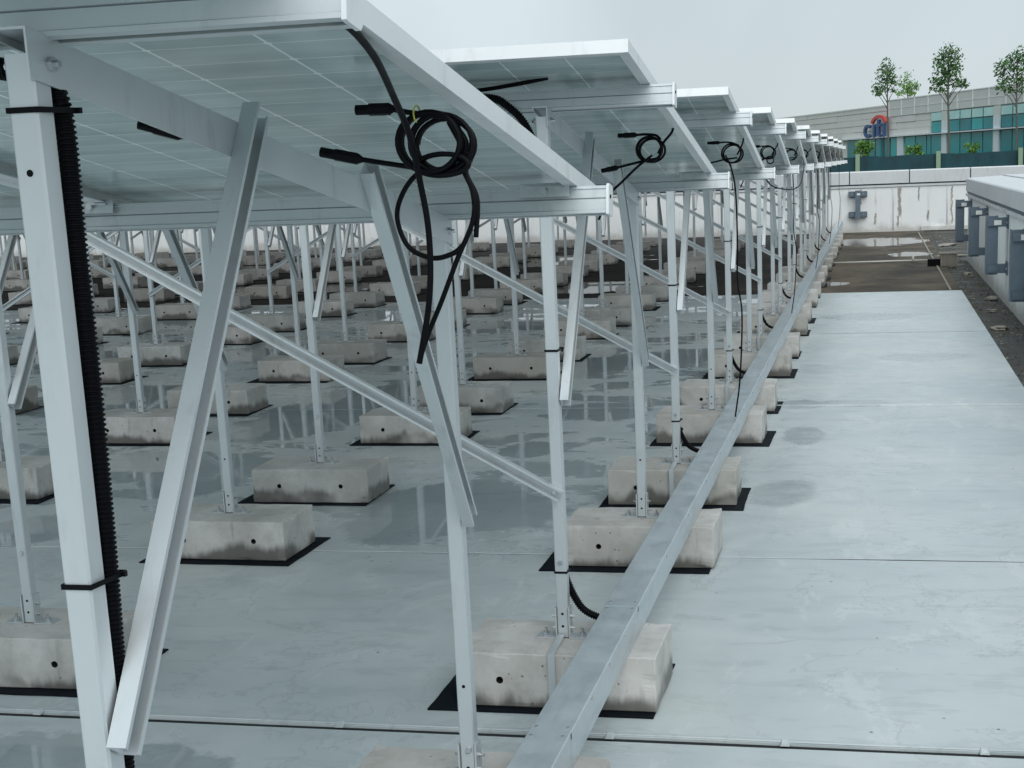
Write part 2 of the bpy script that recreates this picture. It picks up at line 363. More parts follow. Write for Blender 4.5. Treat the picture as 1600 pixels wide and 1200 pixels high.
# ------------------------------------------------------------------ setting: ground and roof
def grid(name, x0, x1, y0, y1, z, mat):
    return obj(name, MB().add([(x0, y0, z), (x1, y0, z), (x1, y1, z), (x0, y1, z)], [(0, 1, 2, 3)]).mesh(name, mat))
tag(grid('ground', -3000, 3000, -600, 4000, -4, GRASS), 'far green ground beyond the roof', kind='structure')
deck = obj('roof_deck', MB().box(-26, 6, -6, 31.4, -3.9, -.06).mesh('roof_deck', ROOFSLAB)); tag(deck, 'dark concrete roof deck beneath the coating', kind='structure')
floor = obj('roof_floor', MB().box(-26, 2.32, -6, 31.0, -.055, -.045).mesh('roof_floor', ROOFSLAB)); tag(floor, 'pale blue grey coated roof floor with rain puddles', kind='structure')
def slab(y0, y1, x0, x1, z, mat, name='floor_slab', wob=.004, seed=0):
    n = 60; v = []; f = []
    for i in range(n+1):
        t = i/n; x = x0+(x1-x0)*t
        a = wob*noise.noise((x*1.7, y0*3.1, seed)); b = wob*noise.noise((x*1.7, y1*3.1, seed+5))
        for yy, zz in ((y0+a, -.044), (y0+a, z-.003), (y0+a+.004, z), (y1+b-.004, z), (y1+b, z-.003), (y1+b, -.044)): v.append((x, yy, zz))
    for i in range(n):
        for k in range(5): f.append((i*6+k, (i+1)*6+k, (i+1)*6+k+1, i*6+k+1))
    f += [(0, 1, 2, 3, 4, 5), tuple(n*6+k for k in (5, 4, 3, 2, 1, 0))]
    m = MB().add(v, f)
    return obj(name, m.mesh(name, mat), floor)
JY = [-5.8, .35, 2.27, 4.215, 7.95, 12.07, 16.3]
GAP = .014
JOINTDARK = plain('joint_dark_strip', (.012, .014, .016), .8)  # near-black strip added in the open slab gaps to stand in for their shade
for i in range(len(JY)-1):
    slab(JY[i]+({2: .022, 5: .04}.get(i, GAP) if i else 0), JY[i+1], -25.9, 1.95, -.008 if i < 2 else 0, FLOOR, wob=.014 if i > 2 else .006, seed=i)
DY = [16.3, 20.95, 25.4, 30.97]
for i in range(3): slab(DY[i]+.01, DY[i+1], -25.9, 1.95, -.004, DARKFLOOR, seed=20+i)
slab(-5.8, 31.0, 1.956, 4.6, -.02, GUTTER, 'gutter_floor', .0, 31)
for i in range(1, len(JY)-1):
    zt = -.011 if i < 3 else -.004
    obj('joint_dark_strip', MB().box(-25.8, 1.94, JY[i]-.012, JY[i]+(.045 if i == 5 else GAP+.018), -.043, zt).mesh('joint_dark_strip', JOINTDARK), floor)
# raised laps along two joints, with little knobs
m = MB(); n = 90
for i in range(60):
    xa, xb = .2+i*(1.7/60), .2+(i+1)*(1.7/60)
    ya, yb = [JY[4]+GAP+.012+.003*noise.noise((x*3, 7, 2)) for x in (xa, xb)]
    m.add([(xa, ya, .0005), (xb, yb, .0005), (xb, yb+.006, .012), (xa, ya+.006, .012), (xa, ya+.05, .001), (xb, yb+.05, .001)], [(0, 1, 2, 3), (3, 2, 5, 4)])
obj('joint_lap', m.mesh('joint_lap', FLOOR), floor); m = MB()
for i in range(n):
    xa, xb = -12+i*(13.9/n), -12+(i+1)*(13.9/n)
    ya, yb = [2.293+.006*noise.noise((x*1.7, (JY[2]+.022)*3.1, 2)) for x in (xa, xb)]
    m.add([(xa, ya, .0005), (xb, yb, .0005), (xb, yb+.004, .003), (xa, ya+.004, .003), (xa, ya+.020, .001), (xb, yb+.020, .001)], [(0, 1, 2, 3), (3, 2, 5, 4)])
obj('joint_lap', m.mesh('joint_lap', FLOOR), floor)
for x in (-2.4, -1.62, -.62, .70, 1.24, .2):
    m = MB().extrude([(-.013, 0), (-.009, .006), (.008, .006), (.013, 0)], (x, 2.272, -.004), (x, 2.298, .001), (1, 0, 0), (0, 0, 1))
    obj('joint_knob', m.mesh('joint_knob', FLOOR), floor)
# pale strip and pipe on the old membrane
o = obj('pale_joint_strip', MB().box(1.812, 1.836, 16.35, 30.2, -.003, .006).mesh('pale_joint_strip', RUBBLE), floor)
# ------------------------------------------------------------------ parapets
wallf = empty('parapet_wall', (-9, 31, 0)); tag(wallf, 'white painted parapet wall across the far end of the roof, streaked brown', 'wall')
obj('wall_body', MB().box(-17, 13.0, .0, .25, -.4, 1.0).mesh('wall_body', WALLX), wallf)
x = -17 + .04
jx0 = .375 + 9 - 1.275*20
i = 0
while jx0 + 1.275*i < 13:
    a = jx0+1.275*i
    prof = [(-.05, 1.03), (-.05, 1.285), (-.035, 1.305), (.42, 1.305), (.42, 1.03)]
    m = MB().extrude(prof, (a+.012, 0, 0), (a+1.263, 0, 0), (0, 1, 0), (0, 0, 1)); obj('coping_panel', m.mesh('coping_panel', COPING), wallf); i += 1
obj('coping_core', MB().box(-17, 13, .0, .38, 1.0, 1.27).mesh('coping_core', MULL), wallf)
m = MB().box(-17, 13, -.028, -.001, .955, .985).box(-17, 13, -.014, -.001, .985, .998)
obj('ledge', m.mesh('ledge', COPING), wallf)
for x in (1.31+9, -1.24+9, 2.45+9):
    obj('downpipe', MB().tube([(x, -.012, .95), (x, -.012, .62), (x, -.012, .02)], .008, 8).mesh('downpipe', COPING, True), wallf)
obj('base_ledge', MB().box(10.9, 12.4, -.05, -.001, 0.0, .09).mesh('base_ledge', WALLX), wallf)

wallr = empty('parapet_wall', (2.32, 8, 0)); tag(wallr, 'dirty white parapet wall along the right side under a wide metal coping', 'wall')
obj('wall_body', MB().box(0, .5, -14, 13.5, -.4, 1.0).mesh('wall_body', WALLY), wallr)
obj('wall_return', MB().box(.02, .5, 13.505, 13.7, -.4, .99).mesh('wall_return', WALLX), wallr)
yb = -14
while yb < 13.5:
    ye = min(yb+1.3, 13.75)
    prof = [(-.02, 1.04), (-.02, 1.215), (-.008, 1.23), (.5, 1.25), (.5, 1.04)]
    obj('coping_panel', MB().extrude(prof, (0, yb+.004, 0), (0, ye-.004, 0), (1, 0, 0), (0, 0, 1)).mesh('coping_panel', COPING), wallr)
    obj('coping_panel', MB().box(.52, 1.5, yb+.004, ye-.004, 1.12, 1.262).mesh('coping_panel', COPING), wallr)
    yb += 1.3
obj('coping_core', MB().box(-.005, 1.48, -14, 13.72, 1.002, 1.20).mesh('coping_core', MULL), wallr)
obj('flashing', MB().box(-.03, -.02, -14, 13.65, .965, 1.0).mesh('flashing', COPING), wallr)
obj('flashing', MB().box(-.0195, -.001, -14, 13.65, .975, .99).mesh('flashing', MULL), wallr)
for i in range(60):
    y = -13.6+i*.45
    obj('clip', MB().box(-.037, -.0305, y, y+.05, .957, 1.01).mesh('clip', COPING), wallr)

def wall_bracket(loc, rz, label, sc_=1.0):
    t = empty('wall_bracket', loc, rz); tag(t, label, 'bracket', 'steel brackets bolted to the parapets')
    h = .62*sc_
    # local +y points out from the wall
    obj('plate', MB().box(-.055, .055, .20, .215, 0, h).box(-.055, -.04, .14, .20, 0, h).box(.04, .055, .14, .20, 0, h).mesh('plate', BRACK), t)
    for z in (.05*sc_, h-.13*sc_):
        a = obj('arm', MB().box(-.19, .19, .11, .14, z, z+.10*sc_).box(-.19, -.17, .02, .11, z, z+.10*sc_).box(.17, .19, .02, .11, z, z+.10*sc_).box(-.2, .2, .001, .02, z-.01, z+.11*sc_).mesh('arm', BRACK), t)
        for sx in (-.12, .12):
            obj('bolt', MB().hexb((sx, .14, z+.05*sc_), (0, 1, 0), .014, .012).mesh('bolt', BOLT), a)
    obj('tag', MB().box(-.05, .02, .2155, .217, h-.1, h-.06).mesh('tag', TAG), t)
    return t
wall_bracket((.555, 31.0, .285), math.pi, 'grey steel bracket on the far parapet wall')
def side_bracket(y, label, z0=.32, x0=-.225, x1=-.105, h=.62):
    t = empty('wall_bracket', (2.32, y, z0)); tag(t, label, 'bracket', 'steel brackets bolted to the parapets')
    # standing channel, open to the wall
    obj('column', MB().box(x0, x1, -.012, 0, 0, h).box(x0, x0+.012, .0005, .16, 0, h).box(x1-.012, x1, .0005, .16, 0, h).mesh('column', BRACK), t)
    for z in (.015, h-.115):
        a = obj('arm', MB().box(x1+.001, -.014, -.03, .07, z, z+.095).box(-.0135, -.001, -.09, .13, z-.02, z+.12).box(x0+.014, x1+.0, -.045, -.0125, z+.01, z+.085).mesh('arm', BRACK), t)
        for sy in (-.065, .105):
            obj('bolt', MB().hexb((-.0135, sy, z+.045), (-1, 0, 0), .013, .014).mesh('bolt', BOLT), a)
        if z > .1: obj('tag', MB().box(x1-.045, x1+.03, -.0475, -.0455, z+.02, z+.07).mesh('tag', TAG), a)
side_bracket(20.6, 'farthest grey steel bracket on the right parapet wall')
side_bracket(17.4, 'second farthest grey steel bracket on the right parapet wall')
side_bracket(14.5, 'second nearest grey steel bracket on the right parapet wall')
side_bracket(12.5, 'nearest grey steel bracket on the right parapet wall, cut by the picture edge', .22, -.145, -.015, .67)

# ------------------------------------------------------------------ concrete blocks and their mats
def block_mesh(seed):
    bm = bmesh.new(); bmesh.ops.create_cube(bm, size=1)
    for v in bm.verts: v.co = Vector((v.co.x*BW, v.co.y*BD, (v.co.z+.5)*BH))
    bmesh.ops.bevel(bm, geom=list(bm.edges), offset=.0035, segments=1, affect='EDGES')
    long_e = [e for e in bm.edges if e.calc_length() > .1]
    bmesh.ops.subdivide_edges(bm, edges=long_e, cuts=13, use_grid_fill=True)
    for v in bm.verts:
        d = sorted((BW/2-abs(v.co.x), BD/2-abs(v.co.y), min(v.co.z, BH-v.co.z)))
        if d[1] < .006:
            n_ = noise.noise((v.co.x*14+seed*7, v.co.y*14, v.co.z*14+seed)) + .5*noise.noise((v.co.x*40+seed, v.co.y*40, v.co.z*40))
            k = max(0, n_-.05)*.009
            cx = Vector((0, 0, BH/2)); dr = (cx-v.co); dr = Vector((math.copysign(min(abs(dr.x), k), dr.x) if BW/2-abs(v.co.x) < .014 else 0,
                math.copysign(min(abs(dr.y), k), dr.y) if BD/2-abs(v.co.y) < .014 else 0, math.copysign(k, dr.z) if min(v.co.z, BH-v.co.z) < .014 and v.co.z > .02 else 0))
            v.co += dr
        v.co += Vector((noise.noise(v.co*6+Vector((seed, 0, 3))), noise.noise(v.co*6+Vector((seed, 5, 3))), 0))*.0012
    me = bpy.data.meshes.new('concrete_block'); bm.to_mesh(me); bm.free(); me.materials.append(CONC); me.materials.append(HOLE)
    ob = bpy.data.objects.new('tmp', me); col.objects.link(ob)
    for sx in (-.165, .165):
        mb = MB().tube([(sx+.01*math.sin(seed*3+sx), -BD/2-.03, .085), (sx+.01*math.sin(seed*3+sx), -BD/2+.05, .085)], .0115, 12); cm = mb.mesh('cut', HOLE)
        cut = bpy.data.objects.new('cut', cm); col.objects.link(cut)
        md = ob.modifiers.new('b', 'BOOLEAN'); md.object = cut; md.operation = 'DIFFERENCE'; md.solver = 'EXACT'
        bpy.context.view_layer.update()
        dg = bpy.context.evaluated_depsgraph_get(); nm = bpy.data.meshes.new_from_object(ob.evaluated_get(dg))
        ob.modifiers.clear(); ob.data = nm; bpy.data.objects.remove(cut)
    me = ob.data; me.name = 'concrete_block'; bpy.data.objects.remove(ob)
    return me
BLOCKS = [block_mesh(i+1) for i in range(4)]
def mat_mesh(seed):
    m = MB(); w, d, h = .348, .236, .006; n = 14; ring = []
    for (ax, ay), (bx, by) in (((-w, -d), (w, -d)), ((w, -d), (w, d)), ((w, d), (-w, d)), ((-w, d), (-w, -d))):
        for k in range(n):
            t = k/n; x, y = ax+(bx-ax)*t, ay+(by-ay)*t; e = .004*noise.noise((x*9, y*9, seed*3.3))
            ring.append((x*(1+e/w), y*(1+e/d)))
    N = len(ring); v = [(x, y, .001) for x, y in ring]+[(x, y, h) for x, y in ring]
    m.add(v, [(i, (i+1) % N, N+(i+1) % N, N+i) for i in range(N)]+[tuple(range(N-1, -1, -1)), tuple(range(N, 2*N))])
    return m.mesh('rubber_mat', RUBBER)
MATS = [mat_mesh(i) for i in range(3)]
frames = []
for k in range(NR):
    for s in (0, 1):
        Y = k*P + s*S
        if Y < 1: continue
        j = 0
        while -j*L + BW/2 > xleft(Y+.2) - .05:
            frames.append((k, s, j)); j += 1
for k, s, j in frames:
    Y = k*P+s*S; r = random.Random(k*1000+s*100+j)
    kind = 'short' if s else 'tall'
    fl = 0 if Y < 16.2 else -.004
    if j == 0 and k == 1 and s == 0: lab = 'big concrete block under the tall post of the second rack, first from the cable tray'
    else: lab = f'concrete block under the {kind} post of the {ORD[k]} rack, {FIRST[j]} from the cable tray'
    b = obj('concrete_block', r.choice(BLOCKS), None, (-j*L+r.uniform(-.012, .012), Y+r.uniform(-.01, .01), fl+.0065), (0, 0, r.uniform(-.02, .02)))
    tag(b, lab, 'block', 'concrete ballast blocks under the racks')
    mt = obj('rubber_mat', r.choice(MATS), None, (-j*L-.022+r.uniform(-.03, .03), Y+.005+r.uniform(-.02, .02), fl-.0005), (0, 0, r.uniform(-.025, .025)))
    tag(mt, f'black rubber mat under the {kind} post block of the {ORD[k]} rack, {FIRST[j]} from the tray', 'mat', 'rubber mats under the concrete blocks')

# ------------------------------------------------------------------ racks
PW = .018
def post_mesh(z1):
    m = MB(); a, b = PW, PW-.0025
    prof = [(-a, -a), (a, -a), (a, a), (-a, a)]
    r = .003
    prof = [(-a+r, -a), (a-r, -a), (a, -a+r), (a, a-r), (a-r, a), (-a+r, a), (-a, a-r), (-a, -a+r)]
    m.extrude(prof, (0, 0, BH+.0105), (0, 0, z1), (1, 0, 0), (0, 1, 0))
    # small bolt holes seen as dark discs sunk in the face are the bolts' nuts
    return m.mesh('post', ALU)
TALL_Z, SHORT_Z = 1.752, 1.488
POST_T, POST_S = post_mesh(TALL_Z), post_mesh(SHORT_Z)
m = MB()
for sx in (-1, 1):
    m.box(min(sx*.0185, sx*.0225), max(sx*.0185, sx*.0225), -.022, .022, BH+.007, BH+.105)
    m.box(min(sx*.0225, sx*.085), max(sx*.0225, sx*.085), -.026, .026, BH+.007, BH+.0115)
FOOT = m.mesh('foot_bracket', ALU)
m = MB()
for sx in (-1, 1):
    m.hexb((sx*.058, 0, BH+.0115), (0, 0, 1), .010, .010).hexb((sx*.058, 0, BH+.0215), (0, 0, 1), .005, .012)
    for z in (.035, .072): m.hexb((sx*.0225, 0, BH+z), (sx, 0, 0), .007, .006).hexb((sx*.0285, 0, BH+z), (sx, 0, 0), .0035, .008)
FOOTB = m.mesh('anchor_bolt', BOLT)
HOLEM = MB().hexb((0, -PW-.0006, 0), (0, 1, 0), .0042, .0004, seg=10).mesh('bolt_hole', BLACK)
m = MB()
# rafter: inverted U channel over the posts
ro = .0215; ri = PW+.0008; rh = .056
y0, y1 = -.030, S+.028
def rz(y): return 1.775-TS*y
prof = [(-ro, 0), (ro, 0), (ro, -rh), (ri, -rh), (ri, -.003), (-ri, -.003), (-ri, -.012), (-ro, -.012)]
m.extrude(prof, (0, y0, rz(y0)), (0, y1, rz(y1)), (1, 0, 0), (0, 0, 1), cap=False)
n = 8
for base, yy in ((0, y0), (n, y1)):
    m.f += [(base+0, base+1, base+4, base+5), (base+1, base+2, base+3, base+4), (base+0, base+5, base+6, base+7)]; m.mi += [0]*3
RAFTER = m.mesh('rafter', ALU)
m = MB()
for y, z in ((.012, rz(.012)-.032), (S-.0, rz(S)-.030)):
    for sx in (-1, 1): m.hexb((sx*ro, y, z), (sx, 0, 0), .0085, .007).hexb((sx*(ro+.007), y, z), (sx, 0, 0), .0045, .006)
RAFB = m.mesh('rafter_bolt', BOLT)
def cchan(p0, p1, wdir, odir, w, fl, t=.0024):
    """C channel between two points: web width w along wdir, flanges fl long along odir"""
    h = w/2
    l_ = .007
    prof = [(-h, 0), (h, 0), (h, fl), (h-l_, fl), (h-l_, fl-t), (h-t, fl-t), (h-t, t), (-h+t, t), (-h+t, fl-t), (-h+l_, fl-t), (-h+l_, fl), (-h, fl)]
    m = MB().extrude(prof, p0, p1, wdir, odir, cap=False); n = 12
    for b in (0, n):
        m.f += [(b+0, b+1, b+6, b+7), (b+1, b+2, b+5, b+6), (b+2, b+3, b+4, b+5), (b+0, b+7, b+8, b+11), (b+11, b+8, b+9, b+10)]; m.mi += [0]*5
    return m
def framebrace(p0, p1):
    a, b = Vector(p0), Vector(p1); d = (b-a).normalized(); w = Vector((1, 0, 0)).cross(d)
    m = cchan(a, b, w, (1, 0, 0), .042, .026); me = m.mesh('brace', ALU)
    mb = MB()
    for q_, off in ((a, d*.03), (b, -d*.03)): mb.hexb(q_+off+Vector((.0024, 0, 0)), (1, 0, 0), .0075, .006).hexb(q_+off+Vector((.0084, 0, 0)), (1, 0, 0), .004, .006)
    return me, mb.mesh('brace_bolt', BOLT)
X0 = .0218
BR1, BR1B = framebrace((X0, -.012, .915), (X0, .545, 1.705))
BR2, BR2B = framebrace((X0, 1.555, .82), (X0, 1.03, 1.618))
a, b = Vector((.012, -PW-.0006, .632)), Vector((-L-.012, -PW-.0006, 1.666)); d = (b-a).normalized()
m = cchan(a, b, d.cross(Vector((0, -1, 0))), (0, -1, 0), .036, .022); XBR_A = m.mesh('cross_brace', ALU)
mb = MB()
for q_, o_ in ((a, d*.022), (b, -d*.022)): mb.hexb(q_+o_+Vector((0, -.0024, 0)), (0, -1, 0), .007, .006)
XBR_AB = mb.mesh('cross_brace_bolt', BOLT)
a2, b2 = Vector((-.012, -PW-.0006, .632)), Vector((L+.012, -PW-.0006, 1.666)); d = (b2-a2).normalized()
m = cchan(a2, b2, d.cross(Vector((0, -1, 0))), (0, -1, 0), .036, .022); XBR_B = m.mesh('cross_brace', ALU)
# purlin profile (front at -y): height .058, depth .045, two grooves on the front
PRO = [(.030, 0), (.030, .004), (.036, .004), (.036, .024), (.010, .024), (.010, .004), (.016, .004), (.016, 0), (0, 0), (0, .006), (.003, .008), (.003, .030), (.006, .0315), (.003, .033), (.003, .051), (0, .052), (0, .058), (.045, .058), (.045, 0)]
PRO = PRO[8:] + PRO[:8]
ct, st = math.cos(TILT), math.sin(TILT)
def pax(): return Vector((0, ct, -st)), Vector((0, st, ct))
AX, AY = pax()
def purlin_mesh(xl):
    return MB().extrude(PRO, (xl, 0, -.058), (XE, 0, -.058), AX, AY).mesh('purlin', ALU)
capp = [(-.003, -.003), (-.003, .055), (.006, .063), (.042, .063), (.049, .056), (.049, .004), (.042, -.004), (.006, -.004)]
ENDCAP = MB().extrude(capp, (XE+.0008, 0, -.058), (XE+.007, 0, -.058), AX, AY).mesh('end_cap', FRAME)
CAPB = MB().hexb((XE+.007, .02, -.025), (1, 0, 0), .004, .002, seg=8).mesh('cap_screw', BLACK)
# module
PWd, PL = 1.134, 2.278
hw, hl = PWd/2, PL/2
m = MB().box(-hw+.004, hw-.004, -hl+.004, hl-.004, .0275, .0335)
m.mi = [0, 1, 1, 1, 1, 1]
LAM = m.mesh('solar_panel', [UNDER, TOPGLASS])
m = MB()
def fr(a, b, inward):
    t, fl = .0022, .028
    prof = [(0, 0), (fl, 0), (fl, t), (t, t), (t, .0270), (.010, .0270), (.010, .034), (.009, .035), (.001, .035), (0, .034)]
    m.extrude(prof, a, b, inward, (0, 0, 1))
fr((hw, -hl+.0105, .0004), (hw, hl-.0105, .0004), (-1, 0, 0)); fr((-hw, -hl+.0105, .0004), (-hw, hl-.0105, .0004), (1, 0, 0))
fr((-hw+.0102, -hl, 0), (hw-.0102, -hl, 0), (0, 1, 0)); fr((-hw+.0102, hl, 0), (hw-.0102, hl, 0), (0, -1, 0))
for sx in (-1, 1):
    for sy in (-1, 1): m.box(min(sx*(hw-.0101), sx*(hw-.0001)), max(sx*(hw-.0101), sx*(hw-.0001)), min(sy*(hl-.0104), sy*(hl-.0001)), max(sy*(hl-.0104), sy*(hl-.0001)), .0002, .0349)
PFRAME = m.mesh('panel_frame', FRAME)
m = MB().box(-.055, .055, -.003, -.0004, -.022, .008).box(-.04, .04, -.012, -.003, -.004, .0).hexb((0, -.003, -.009), (0, -1, 0), .008, .012)
CLAMP = m.mesh('panel_clamp', ALU)
JBOX = MB().box(-.05, .05, -.03, .03, -.018, .0).mesh('junction_box', BLACK)
STRAP = MB().extrude([(-.011, 0), (.011, 0), (.011, .0025), (-.011, .0025)], (-.004, -.028, BH+.019), (-.004, -BD/2-.012, BH+.0105), (1, 0, 0), (0, 0, 1)).box(-.015, .007, -BD/2-.0148, -BD/2-.0122, .015, BH+.0125).mesh('flat_bar', ALU)
LBL = ['nearest solar panel rack, its panel underside filling the upper left', 'second solar panel rack, behind the big cable coil, with upper purlin end against the sky']
for k in range(NR):
    rk = empty('solar_rack', (0, k*P, 0))
    tag(rk, LBL[k] if k < 2 else f'{ORD[k]} solar panel rack from the camera in the receding array', 'solar rack', 'solar panel racks in receding rows')
    ncol = 0
    for s in (0, 1):
        j = 0
        while j == 0 or -j*L > xleft(k*P+s*S) - .45:
            x = -j*L
            po = obj('post', POST_S if s else POST_T, rk, (x, s*S, 0))
            if k < 6 and (k or s):
                obj('foot_bracket', FOOT, po); tag(obj('anchor_bolt', FOOTB, po), kind='stuff')
                for z in (BH+.045, BH+.085): obj('bolt_hole', HOLEM, po, (0, 0, z))
            if k < 3: obj('bolt_hole', HOLEM, po, (0, 0, 1.62 if not s else .42))
            if s == 0 and j == 0 and 0 < k < 6: obj('flat_bar', STRAP, po)
            if s == 0 and k < 4: obj('post_bolt', MB().hexb((0, -PW, .42), (0, -1, 0), .008, .006).mesh('post_bolt', BOLT), po)
            if s == 1 and k == 0: obj('post_bolt', MB().hexb((.004, -PW, .262), (0, -1, 0), .008, .006).mesh('post_bolt', BOLT), po)
            j += 1
        ncol = max(ncol, j)
    for j in range(ncol):
        x = -j*L
        ra = obj('rafter', RAFTER, rk, (x, 0, 0))
        if k < 6: tag(obj('rafter_bolt', RAFB, ra), kind='stuff')
        b1 = obj('brace', BR1, rk, (x, 0, 0)); b2_ = obj('brace', BR2, rk, (x, 0, 0))
        if k < 4: tag(obj('brace_bolt', BR1B, b1), kind='stuff'); tag(obj('brace_bolt', BR2B, b2_), kind='stuff')
        if j % 4 == 0 and k > 0 or (k == 0 and j == 4):
            cb = obj('cross_brace', XBR_A, rk, (x, 0, 0))
            if k < 5: tag(obj('brace_bolt', XBR_AB, cb), kind='stuff')
        if j % 4 == 3: obj('cross_brace', XBR_B, rk, (x, 0, 0))
    xl = min(xleft(k*P+S) - 1.0, -2.6)
    npan = math.ceil((XP - xl)/(PWd+.02)); xl = XP - npan*(PWd+.02) - .06
    pm = purlin_mesh(xl)
    for y in (.008, S-.012):
        pu = obj('purlin', pm, rk, (0, y, zplane(y)-.0005))
        ec = obj('end_cap', ENDCAP, pu)
        if k < 4: obj('cap_screw', CAPB, pu)
    yc = -.35 + hl*ct
    for i in range(npan):
        xc = XP - PWd/2 - i*(PWd+.02)
        z = zplane(yc)+.001
        pn = obj('solar_panel', LAM, rk, (xc, yc, z), (-TILT, 0, 0)); obj('panel_frame', PFRAME, pn)
        if k < 4:
            for y in (S-.012,):
                for dx in ((-.05, ) if True else ()):
                    obj('panel_clamp', CLAMP, rk, (xc+hw+dx-.02 if i == 0 else xc+hw+.01, y, zplane(y)), (-TILT, 0, 0))

# ------------------------------------------------------------------ cable tray
TX0, TX1, TZ0, TZ1 = .129, .231, BH+.0085, .276
tray = empty('cable_tray', (0, 0, 0)); tag(tray, 'galvanised steel cable tray with bolted covers running along the block ends', 'cable tray')
jy = [-1.2, .43, 1.645, 2.66]
while jy[-1] < 30.3: jy.append(min(jy[-1]+2.43, 30.9))
for i in range(len(jy)-1):
    a, b = jy[i], jy[i+1]; t = .0015*(i % 2)
    m = MB().box(TX0+.002, TX1-.002, a+.0015, b-.0015, TZ0, TZ0+.002).box(TX0+.002, TX0+.004, a+.0015, b-.0015, TZ0+.002, TZ1-.004).box(TX1-.004, TX1-.002, a+.0015, b-.0015, TZ0+.002, TZ1-.004)
    obj('tray_section', m.mesh('tray_section', GALV), tray)
    e = .012
    m = MB().extrude([(TX0-.001, TZ1-.020), (TX0-.001, TZ1-.002), (TX0+.001, TZ1), (TX1-.001, TZ1), (TX1+.001, TZ1-.002), (TX1+.001, TZ1-.020), (TX1-.0005, TZ1-.020), (TX1-.0005, TZ1-.003), (TX0+.0005, TZ1-.003), (TX0+.0005, TZ1-.020)],
                     (0, a-e, t), (0, b-.001, t), (1, 0, 0), (0, 0, 1))
    cv = obj('tray_cover', m.mesh('tray_cover', GALV), tray)
    if b < 16:
        for yy in (a+.02, b-.04):
            for xx in (TX0+.012, TX1-.012): obj('cover_screw', MB().hexb((xx, yy, TZ1+t), (0, 0, 1), .0045, .003).mesh('cover_screw', BOLT), cv)
        mid = (a+b)/2
        for yy in (a+.25*(b-a), mid, a+.75*(b-a)): obj('cover_screw', MB().hexb((TX1+.001, yy, TZ1-.011), (1, 0, 0), .0045, .003).mesh('cover_screw', BOLT), cv)

# ------------------------------------------------------------------ black conduits down the tall posts
def corrugated(pts, r, pitch, n_seg=12):
    sp = spline(pts, 24); out = [sp[0]]; acc = 0; step = pitch/4
    for p_, q_ in zip(sp, sp[1:]):
        l_ = (q_-p_).length; d_ = 0
        while acc + (l_-d_) >= step:
            d_ += step-acc; out.append(p_.lerp(q_, d_/l_)); acc = 0
        acc += l_-d_
    return MB().tube(out, lambda i: r*(1.0 if i % 4 in (0, 1) else .80), n_seg)
CT = MB().extrude([(-.0205, -.0205), (.0205, -.0205), (.0205, .044), (-.0205, .044)], (0, 0, 0), (0, 0, .006), (1, 0, 0), (0, 1, 0))
def tie_mesh(dx):
    a, t = PW+.0006, .0016; y2 = PW+.030
    m = MB(); h = .0065
    m.box(-a-t, a+t, -a-t, -a, 0, h).box(-a-t, -a, -a, y2, 0, h)
    m.add([(a, -a, 0), (a+t, -a, 0), (a+dx+t, y2, 0), (a+dx, y2, 0), (a, -a, h), (a+t, -a, h), (a+dx+t, y2, h), (a+dx, y2, h)], [(0, 1, 2, 3), (4, 7, 6, 5), (0, 4, 5, 1), (1, 5, 6, 2), (2, 6, 7, 3), (3, 7, 4, 0)])
    m.box(-a-t, a+dx+t, y2, y2+t, 0, h).box(a+dx+t*.8, a+dx+.005, y2-.008, y2-.002, 0, h)
    return m.mesh('cable_tie', BLACK)
TIE0, TIE2, TIE1 = tie_mesh(.0135), tie_mesh(.0085), tie_mesh(.002)
for k in range(NR):
    Y = k*P
    cd = empty('conduit', (0, Y, 0)); tag(cd, f'black corrugated conduit strapped to the tall post of the {ORD[k]} rack', 'conduit', 'conduits running down the posts into the tray')
    if k == 0:
        path = [(-.30, .10, 1.74), (-.18, .075, 1.75), (-.08, .05, 1.745), (-.005, .04, 1.725), (.0165, .036, 1.68), (.0165, .0355, 1.55), (.016, .0355, 1.35), (.012, .0355, 1.15), (.006, .0355, .95), (0, .0355, .6), (0, .036, .42), (.02, .036, .32), (.085, .036, .235), (.135, .036, .22)]
        me = corrugated(path, .0135, .0062, 14).mesh('hose', BLACK, False)
    else:
        r = random.Random(k); w = r.uniform(-.006, .006)
        path = [(-.32, .10, 1.80), (-.22, -.02, 1.815), (-.132, -.035, 1.808), (-.095, -.035, 1.786), (-.058, -.03, 1.75), (-.034, -.012, 1.70), (-.02, .02, 1.63), (-.006, .0345, 1.54), (-.004, .0345, 1.45), (-.006+w, .0345, 1.1), (-.004, .0345, .6), (0, .035, .40), (.012, .035, .335), (.05, .035, .262), (.10, .035, .232), (.135, .035, .228)]
        me = corrugated(path, .0125, .0075 if k < 4 else .03, 10).mesh('hose', BLACK, False)
    obj('hose', me, cd)
    if k < 8:
        for z in ((1.687, 1.125, .42) if k == 0 else (1.10-.03*(k % 3), .385, 1.59)): obj('cable_tie', (TIE0 if z > 1.5 else TIE2) if k == 0 and z > 1 else TIE1, cd, (0, 0, z))

